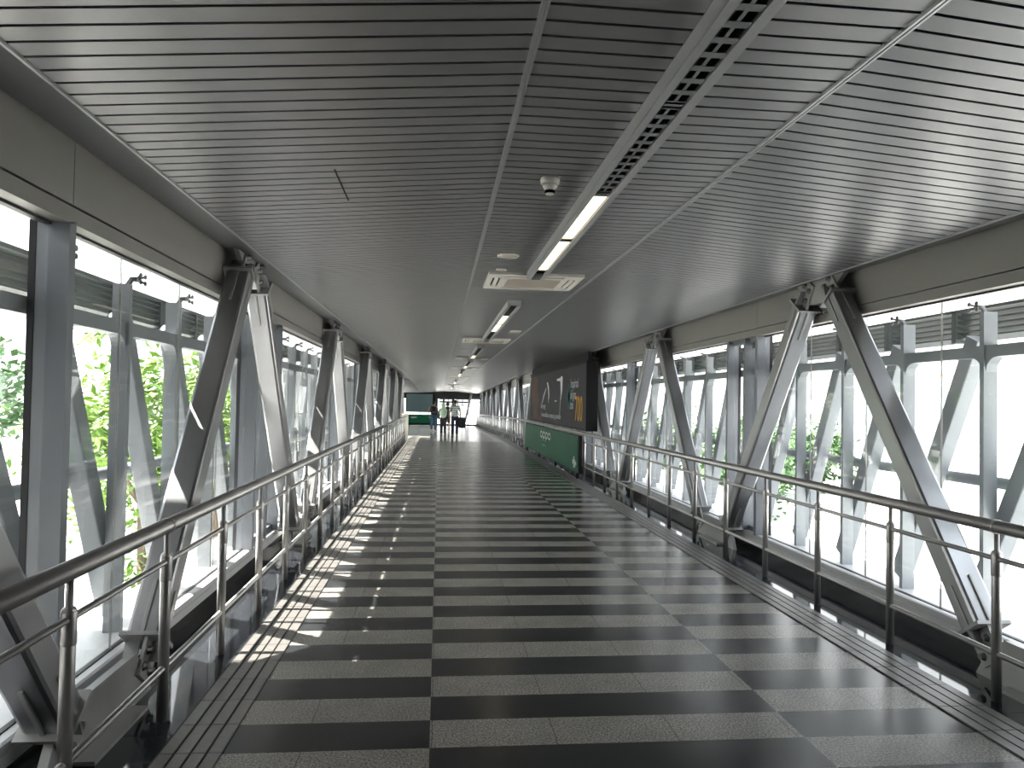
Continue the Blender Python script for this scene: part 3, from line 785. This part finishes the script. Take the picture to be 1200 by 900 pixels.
# parked coach and cars on the pale ground outside right
def car(x, y, l, w, h, body, label, nm='car'):
    t = thing(nm, (x,y,ZG), label, 'vehicle')
    m = MB()
    if nm == 'bus':
        prof = [(-l/2,.35),(-l/2,h-.15),(-l/2+.2,h),(l/2-.2,h),(l/2,h-.2),(l/2,.35)]
    else:
        prof = [(-l/2,.3),(-l/2,.75),(-l/2+.5,.9),(-l/2+1.1,h),(l/2-1.4,h),(l/2-.8,.95),(l/2,.8),(l/2,.3)]
    m.prism([(x-w/2,y+a,ZG+b) for a,b in prof], (w,0,0)); m.build('body', body, t)
    m = MB()
    if nm == 'bus':
        for sx in (x-w/2-.01, x+w/2-.01): m.box((sx,y-l/2+.3,ZG+1.5),(sx+.02,y+l/2-.3,ZG+2.5))
    else:
        for sx in (x-w/2-.01, x+w/2-.01): m.prism([(sx,y+a,ZG+b) for a,b in ((-l/2+.75,.93),(-l/2+1.15,h-.08),(l/2-1.45,h-.08),(l/2-.95,.96))], (.02,0,0))
    m.build('side_glass', 'bldg_glass', t)
    for sx in (x-w/2, x+w/2):
        for sy in (y-l*.31, y+l*.31):
            m = MB(); m.lathe((sx-.1,sy,ZG+.34), [(.2,0),(.34,.01),(.34,.19),(.2,.2)], 18, (1,0,0)); m.build('wheel', 'black', t)
car(13, 27, 4.3, 1.75, 1.45, 'white', 'pale car parked outside the right windows, closer one')
car(14.5, 34, 4.3, 1.75, 1.45, 'cloth_grey', 'grey car parked outside the right windows, farther along')
car(14.5, 44, 11, 2.5, 3.2, 'white', 'pale coach parked far outside the right windows', 'bus')

# ------------------------------------------------------------------ people
def skin_mesh(verts, edges, radii, root, sub=2):
    names = list(verts); idx = {n:i for i,n in enumerate(names)}
    me = bpy.data.meshes.new('tmp'); me.from_pydata([tuple(verts[n]) for n in names], [(idx[a],idx[b]) for a,b in edges], [])
    o = bpy.data.objects.new('tmp', me); C.objects.link(o)
    md = o.modifiers.new('s','SKIN'); md.use_smooth_shade = True
    for n in names:
        sv = me.skin_vertices[0].data[idx[n]]; r = radii[n]; sv.radius = r if isinstance(r, tuple) else (r, r)
        sv.use_root = (n == root)
    s = o.modifiers.new('d','SUBSURF'); s.levels = s.render_levels = sub
    bpy.context.view_layer.update()
    out = bpy.data.meshes.new_from_object(o.evaluated_get(bpy.context.evaluated_depsgraph_get()))
    bpy.data.objects.remove(o); bpy.data.meshes.remove(me)
    for p in out.polygons: p.use_smooth = True
    return out
def link_mesh(me, name, m, parent):
    me.name = name; me.materials.clear(); me.materials.append(M[m])
    o = bpy.data.objects.new(name, me); C.objects.link(o)
    if parent is not None: o.parent = parent
    return o
def person(loc, h, stride, label, top, top_mat, bottom, bottom_mat, shoe_mat, hair=True, scarf=False, woman=False, arm=.15, turn=0., carry=None):
    k = h/1.72
    sh = .175 if woman else .20
    V = {}; R = {}
    def a(n, p, r): V[n] = Vector(p)*k; R[n] = tuple(x*k for x in r) if isinstance(r, tuple) else r*k
    a('pelvis',(0,0,.95),(.135,.105)); a('waist',(0,.0,1.08),(.125,.09)); a('chest',(0,.02,1.28),(.145,.105)); a('neck0',(0,.0,1.44),.058); a('neck',(0,.02,1.50),.052)
    a('jaw',(0,.035,1.56),.072); a('skull',(0,.02,1.64),.092); a('crown',(0,.01,1.685),.062); a('nose',(0,.135,1.605),.014); 
    for s, sg in (('l',-1),('r',1)):
        f = stride*sg
        a('hip'+s,(sg*.095,0,.90),.085); a('knee'+s,(sg*.10,f*.55+.05,.50),.058); a('ankle'+s,(sg*.10,f*.95,.11+max(0,-f)*.12),.038); a('toe'+s,(sg*.11,f*.95+.13,.045),.020)
        a('sho'+s,(sg*sh,.0,1.40),.055); g = -f*.5
        a('elb'+s,(sg*(sh+.05),g*.5-.02,1.12),.040); a('wri'+s,(sg*(sh+.05),g+.08+arm*.3,.90),.028); a('palm'+s,(sg*(sh+.045),g+.105+arm*.3,.83),(.030,.018))
        for i, (dy, L) in enumerate(((-.027,.062),(-.009,.072),(.009,.07),(.027,.055))):
            a('f%d%s' % (i,s),(sg*(sh+.043),g+.11+arm*.3+dy,.83-L*.72),.0085); a('g%d%s' % (i,s),(sg*(sh+.028),g+.115+arm*.3+dy,.83-L*1.25),.0075)
        a('th'+s,(sg*(sh+.02),g+.145+arm*.3,.815),.0095); a('tj'+s,(sg*(sh+.01),g+.16+arm*.3,.785),.008)
        a('ear'+s,(sg*.098,.01,1.605),.016)
    E = [('pelvis','waist'),('waist','chest'),('chest','neck0'),('neck0','neck'),('neck','jaw'),('jaw','skull'),('skull','crown'),('jaw','nose')]
    for s in 'lr':
        E += [('pelvis','hip'+s),('hip'+s,'knee'+s),('knee'+s,'ankle'+s),('ankle'+s,'toe'+s),('neck0','sho'+s),('sho'+s,'elb'+s),('elb'+s,'wri'+s),('wri'+s,'palm'+s),('palm'+s,'th'+s),('th'+s,'tj'+s),('skull','ear'+s)]
        for i in range(4): E += [('palm'+s,'f%d%s' % (i,s)),('f%d%s' % (i,s),'g%d%s' % (i,s))]
    body = link_mesh(skin_mesh(V,E,R,'pelvis'), 'person', 'skin', None)
    body.location = loc; body.rotation_euler = (0,0,turn)
    tag(body, label, 'person'); body['_o'] = tuple(loc)
    def garment(name, m, vs, es, grow, extra=None):
        vv = {n:V[n].copy() for n in vs}; rr = {n: tuple(x+grow*k for x in R[n]) if isinstance(R[n], tuple) else R[n]+grow*k for n in vs}
        for n, (p, r) in (extra or {}).items(): vv[n] = Vector(p)*k; rr[n] = tuple(x*k for x in r) if isinstance(r, tuple) else r*k
        root = vs[0]
        return link_mesh(skin_mesh(vv, es, rr, root), name, m, body)
    if top:
        vs = ['waist','pelvis','chest','neck0']; es = [('pelvis','waist'),('waist','chest'),('chest','neck0')]; ex = {}
        for s, sg in (('l',-1),('r',1)):
            vs += ['sho'+s]; es += [('neck0','sho'+s)]
            if top == 'long': vs += ['elb'+s,'wri'+s]; es += [('sho'+s,'elb'+s),('elb'+s,'wri'+s)]
            else:
                q = V['sho'+s].lerp(V['elb'+s], .72)/k; ex['slv'+s] = (tuple(q), .062); es += [('sho'+s,'slv'+s)]
        if woman:
            ex['hem'] = ((0,0,.50),(.20,.17)); es += [('pelvis','hem')]
        garment('top', top_mat, vs, es, .022, ex)
    vs = ['pelvis']; es = []; ex = {}
    for s in 'lr':
        vs += ['hip'+s,'knee'+s]; es += [('pelvis','hip'+s),('hip'+s,'knee'+s)]
        if bottom == 'long': vs += ['ankle'+s]; es += [('knee'+s,'ankle'+s)]
    garment('trousers' if bottom == 'long' else 'shorts', bottom_mat, vs, es, .020)
    for s in 'lr':
        p, q = V['ankle'+s], V['toe'+s]
        vv = {'a':p+Vector((0,-.03,-.055))*k,'b':(p+q)/2+Vector((0,.0,-.03))*k,'c':q+Vector((0,.03,0))*k,'d':p+Vector((0,-.01,-.01))*k}
        me = skin_mesh(vv, [('a','b'),('b','c'),('a','d')], {'a':.050*k,'b':.052*k,'c':.044*k,'d':.050*k}, 'a'); link_mesh(me, 'shoe', shoe_mat, body)
    if hair and not scarf:
        mb = MB(); rings = []
        for i in range(9):
            th = i/8*math.pi*.62
            rings.append([Vector((.104*math.sin(th+.02)*math.cos(p), .0+.112*math.sin(th+.02)*math.sin(p)-.02*(i/8), 1.635+.115*math.cos(th)-(.035*(i/8) if math.sin(p) < .2 else -.055*(i/8))))*k for p in [2*math.pi*j/20 for j in range(20)]])
        mb.sweep(rings, True, False)
        me = bpy.data.meshes.new('hair'); me.from_pydata([tuple(v) for v in mb.v], [], mb.f)
        for p in me.polygons: p.use_smooth = True
        link_mesh(me, 'hair', 'hair', body)
    if scarf:
        mb = MB(); rings = []
        for z, rx, ry, dy in ((1.775,.01,.01,.0),(1.762,.055,.06,.0),(1.72,.10,.11,-.005),(1.64,.118,.128,-.01),(1.55,.115,.125,-.01),(1.47,.125,.125,-.02),(1.42,.19,.135,-.02),(1.36,.205,.150,-.02),(1.26,.20,.160,-.03),(1.14,.185,.165,-.04),(1.03,.12,.155,-.05),(.97,.05,.15,-.06)):
            rings.append([Vector((rx*math.cos(p)*(1+.05*math.sin(5*p+z*9)), ry*math.sin(p)+dy, z))*k for p in [2*math.pi*j/28 for j in range(28)]])
        mb.sweep(rings, True, True)
        me = bpy.data.meshes.new('headscarf'); me.from_pydata([tuple(v) for v in mb.v], [], mb.f)
        for p in me.polygons: p.use_smooth = True
        link_mesh(me, 'headscarf', 'scarf', body)
    for sg in (-1,1):
        mb = MB(); mb.lathe(Vector((sg*.034,.098,1.63))*k, [(.003,-.008*k),(.011*k,0),(.003,.008*k)], 10, (0,1,0))
        me = bpy.data.meshes.new('eye'); me.from_pydata([tuple(v) for v in mb.v], [], mb.f); link_mesh(me, 'eye', 'black', body)
    mb = MB(); mb.box(tuple(Vector((-.025,.098,1.565))*k), tuple(Vector((.025,.108,1.573))*k))
    me = bpy.data.meshes.new('mouth'); me.from_pydata([tuple(v) for v in mb.v], [], mb.f); link_mesh(me, 'mouth', 'cloth_maroon', body)
    return body, k
def bag(name, loc, parts, label, cat):
    t = thing(name, loc, label, cat)
    for nm, m, fn in parts:
        mb = MB(); fn(mb, Vector(loc)); mb.build(nm, m, t)
    return t
def at(x, y): return (x, y, zs(y))
p1 = at(-.28, 43.0); person(p1, 1.75, .26, 'person in blue jeans and white shoes carrying a black backpack', 'short', 'cloth_tan', 'long', 'denim', 'shoe_white')
p2 = at(.24, 35.6); person(p2, 1.58, .16, 'person in a pale green headscarf and long black clothes', 'long', 'cloth_black', 'long', 'cloth_black', 'shoe_black', scarf=True, woman=True)
p3 = at(.55, 44.2); person(p3, 1.72, -.22, 'person in dark shorts and dark top walking between the scarf and striped shirt', 'short', 'cloth_black', 'short', 'cloth_maroon', 'shoe_white')
p4 = at(.77, 34.4); person(p4, 1.72, -.10, 'person in a striped shirt and dark trousers with a black shoulder bag', 'short', 'stripe_shirt', 'long', 'navy', 'shoe_black')
def rounded(mb, c, sx, sy, sz, r=.05):
    # soft box: stacked rounded rectangles
    rings = []
    for f, q in ((-1,.80),(-.9,.95),(-.5,1),(.5,1),(.88,.95),(1,.75)):
        ring = []
        for j in range(24):
            a = 2*math.pi*j/24; ca, sa = math.cos(a), math.sin(a)
            e = .45; ring.append(c+Vector((sx*q*math.copysign(abs(ca)**e,ca), sy*q*math.copysign(abs(sa)**e,sa), sz*f)))
        rings.append(ring)
    mb.sweep(rings, True, True)
def bp_body(mb, o): rounded(mb, o+Vector((0,-.02,.24)), .16, .075, .24)
def bp_pocket(mb, o): rounded(mb, o+Vector((0,-.105,.14)), .12, .03, .12)
def bp_strap(mb, o):
    for s in (-1,1): mb.tube([o+Vector((s*.11,.045,.42)),o+Vector((s*.13,.13,.50)),o+Vector((s*.13,.26,.44)),o+Vector((s*.14,.275,.24)),o+Vector((s*.155,.16,.08)),o+Vector((s*.13,.04,.05))], .016, 8)
def bp_band(mb, o): mb.box(tuple(o+Vector((-.115,-.142,.13))), tuple(o+Vector((.115,-.134,.155))))
bag('backpack', (p1[0],p1[1]-.155,p1[2]+1.0), (('body','cloth_black',bp_body),('pocket','cloth_black',bp_pocket),('strap','cloth_black',bp_strap),('pale_band','cloth_grey',bp_band)), 'black backpack on the back of the person in blue jeans', 'backpack')
def sb_body(mb, o): rounded(mb, o+Vector((0,0,.10)), .17, .085, .25)
def sb_flap(mb, o): rounded(mb, o+Vector((.0,-.078,.20)), .16, .025, .14)
def sb_strap(mb, o): mb.tube([o+Vector((-.06,-.04,.32)),o+Vector((-.22,-.02,.58)),o+Vector((-.40,-.02,.80)),o+Vector((-.47,.06,.865)),o+Vector((-.40,.20,.78)),o+Vector((-.22,.26,.56)),o+Vector((-.05,.10,.33))], .017, 8)
bag('shoulder_bag', (p4[0]+.335,p4[1]-.05,p4[2]+.60), (('body','cloth_black',sb_body),('flap','cloth_black',sb_flap),('strap','cloth_black',sb_strap)), 'black bag slung at the hip of the person in a striped shirt', 'bag')

# ------------------------------------------------------------------ camera, light, view
def look(yawpx=86, pitchpx=20, roll=.018, f=862., vp=(514,470)):
    yaw, pi = math.atan(yawpx/f), math.atan(pitchpx/f)
    fw = Vector((math.sin(yaw)*math.cos(pi), math.cos(yaw)*math.cos(pi), math.sin(pi))); r = Vector((math.cos(yaw), -math.sin(yaw), 0)); u = r.cross(fw)
    r2 = r*math.cos(roll)+u*math.sin(roll); u2 = -r*math.sin(roll)+u*math.cos(roll)
    cam = bpy.data.cameras.new('camera'); o = bpy.data.objects.new('camera', cam); C.objects.link(o)
    mw = Matrix((( r2.x,u2.x,-fw.x,0),(r2.y,u2.y,-fw.y,0),(r2.z,u2.z,-fw.z,1.626),(0,0,0,1)))
    o.matrix_world = mw
    cam.sensor_fit = 'HORIZONTAL'; cam.sensor_width = 36; cam.lens = f/1200*36; cam.clip_start = .02; cam.clip_end = 500
    d = Vector((0,1,0)); px = f*d.dot(r2)/d.dot(fw); py = f*d.dot(u2)/d.dot(fw)
    cx, cy = vp[0]-px, vp[1]+py
    cam.shift_x = -(cx-600)/1200; cam.shift_y = (cy-450)/1200
    SC.camera = o
look()
sun = bpy.data.lights.new('sun', 'SUN'); sun.energy = 16.0; sun.angle = math.radians(.53); sun.color = (1,.95,.87)
so = bpy.data.objects.new('sun', sun); C.objects.link(so)
dv = Vector((1.0,-.03,-1.34)).normalized(); so.rotation_euler = dv.to_track_quat('-Z','Y').to_euler(); so.location = (-30,10,30)
w = bpy.data.worlds.new('sky'); SC.world = w; w.use_nodes = True
nt = w.node_tree; bg = nt.nodes['Background']
tc = nt.nodes.new('ShaderNodeTexCoord'); sx = nt.nodes.new('ShaderNodeSeparateXYZ'); nt.links.new(tc.outputs['Generated'], sx.inputs[0])
rp = nt.nodes.new('ShaderNodeValToRGB'); nt.links.new(sx.outputs[2], rp.inputs[0])
rp.color_ramp.elements[0].position = .0; rp.color_ramp.elements[0].color = (1,.99,.965,1)
rp.color_ramp.elements[1].position = .6; rp.color_ramp.elements[1].color = (.86,.92,1,1)
nt.links.new(rp.outputs[0], bg.inputs['Color']); bg.inputs['Strength'].default_value = 2.2
SC.view_settings.view_transform = 'Standard'; SC.view_settings.look = 'None'; SC.view_settings.gamma = 1; SC.view_settings.use_curve_mapping = False
SC.view_settings.exposure = 1.1
SC.cycles.use_denoising = True
SC.cycles.max_bounces = 10; SC.cycles.transparent_max_bounces = 24; SC.cycles.sample_clamp_indirect = 6.0
for o in bpy.data.objects:
    if '_o' in o: del o['_o']
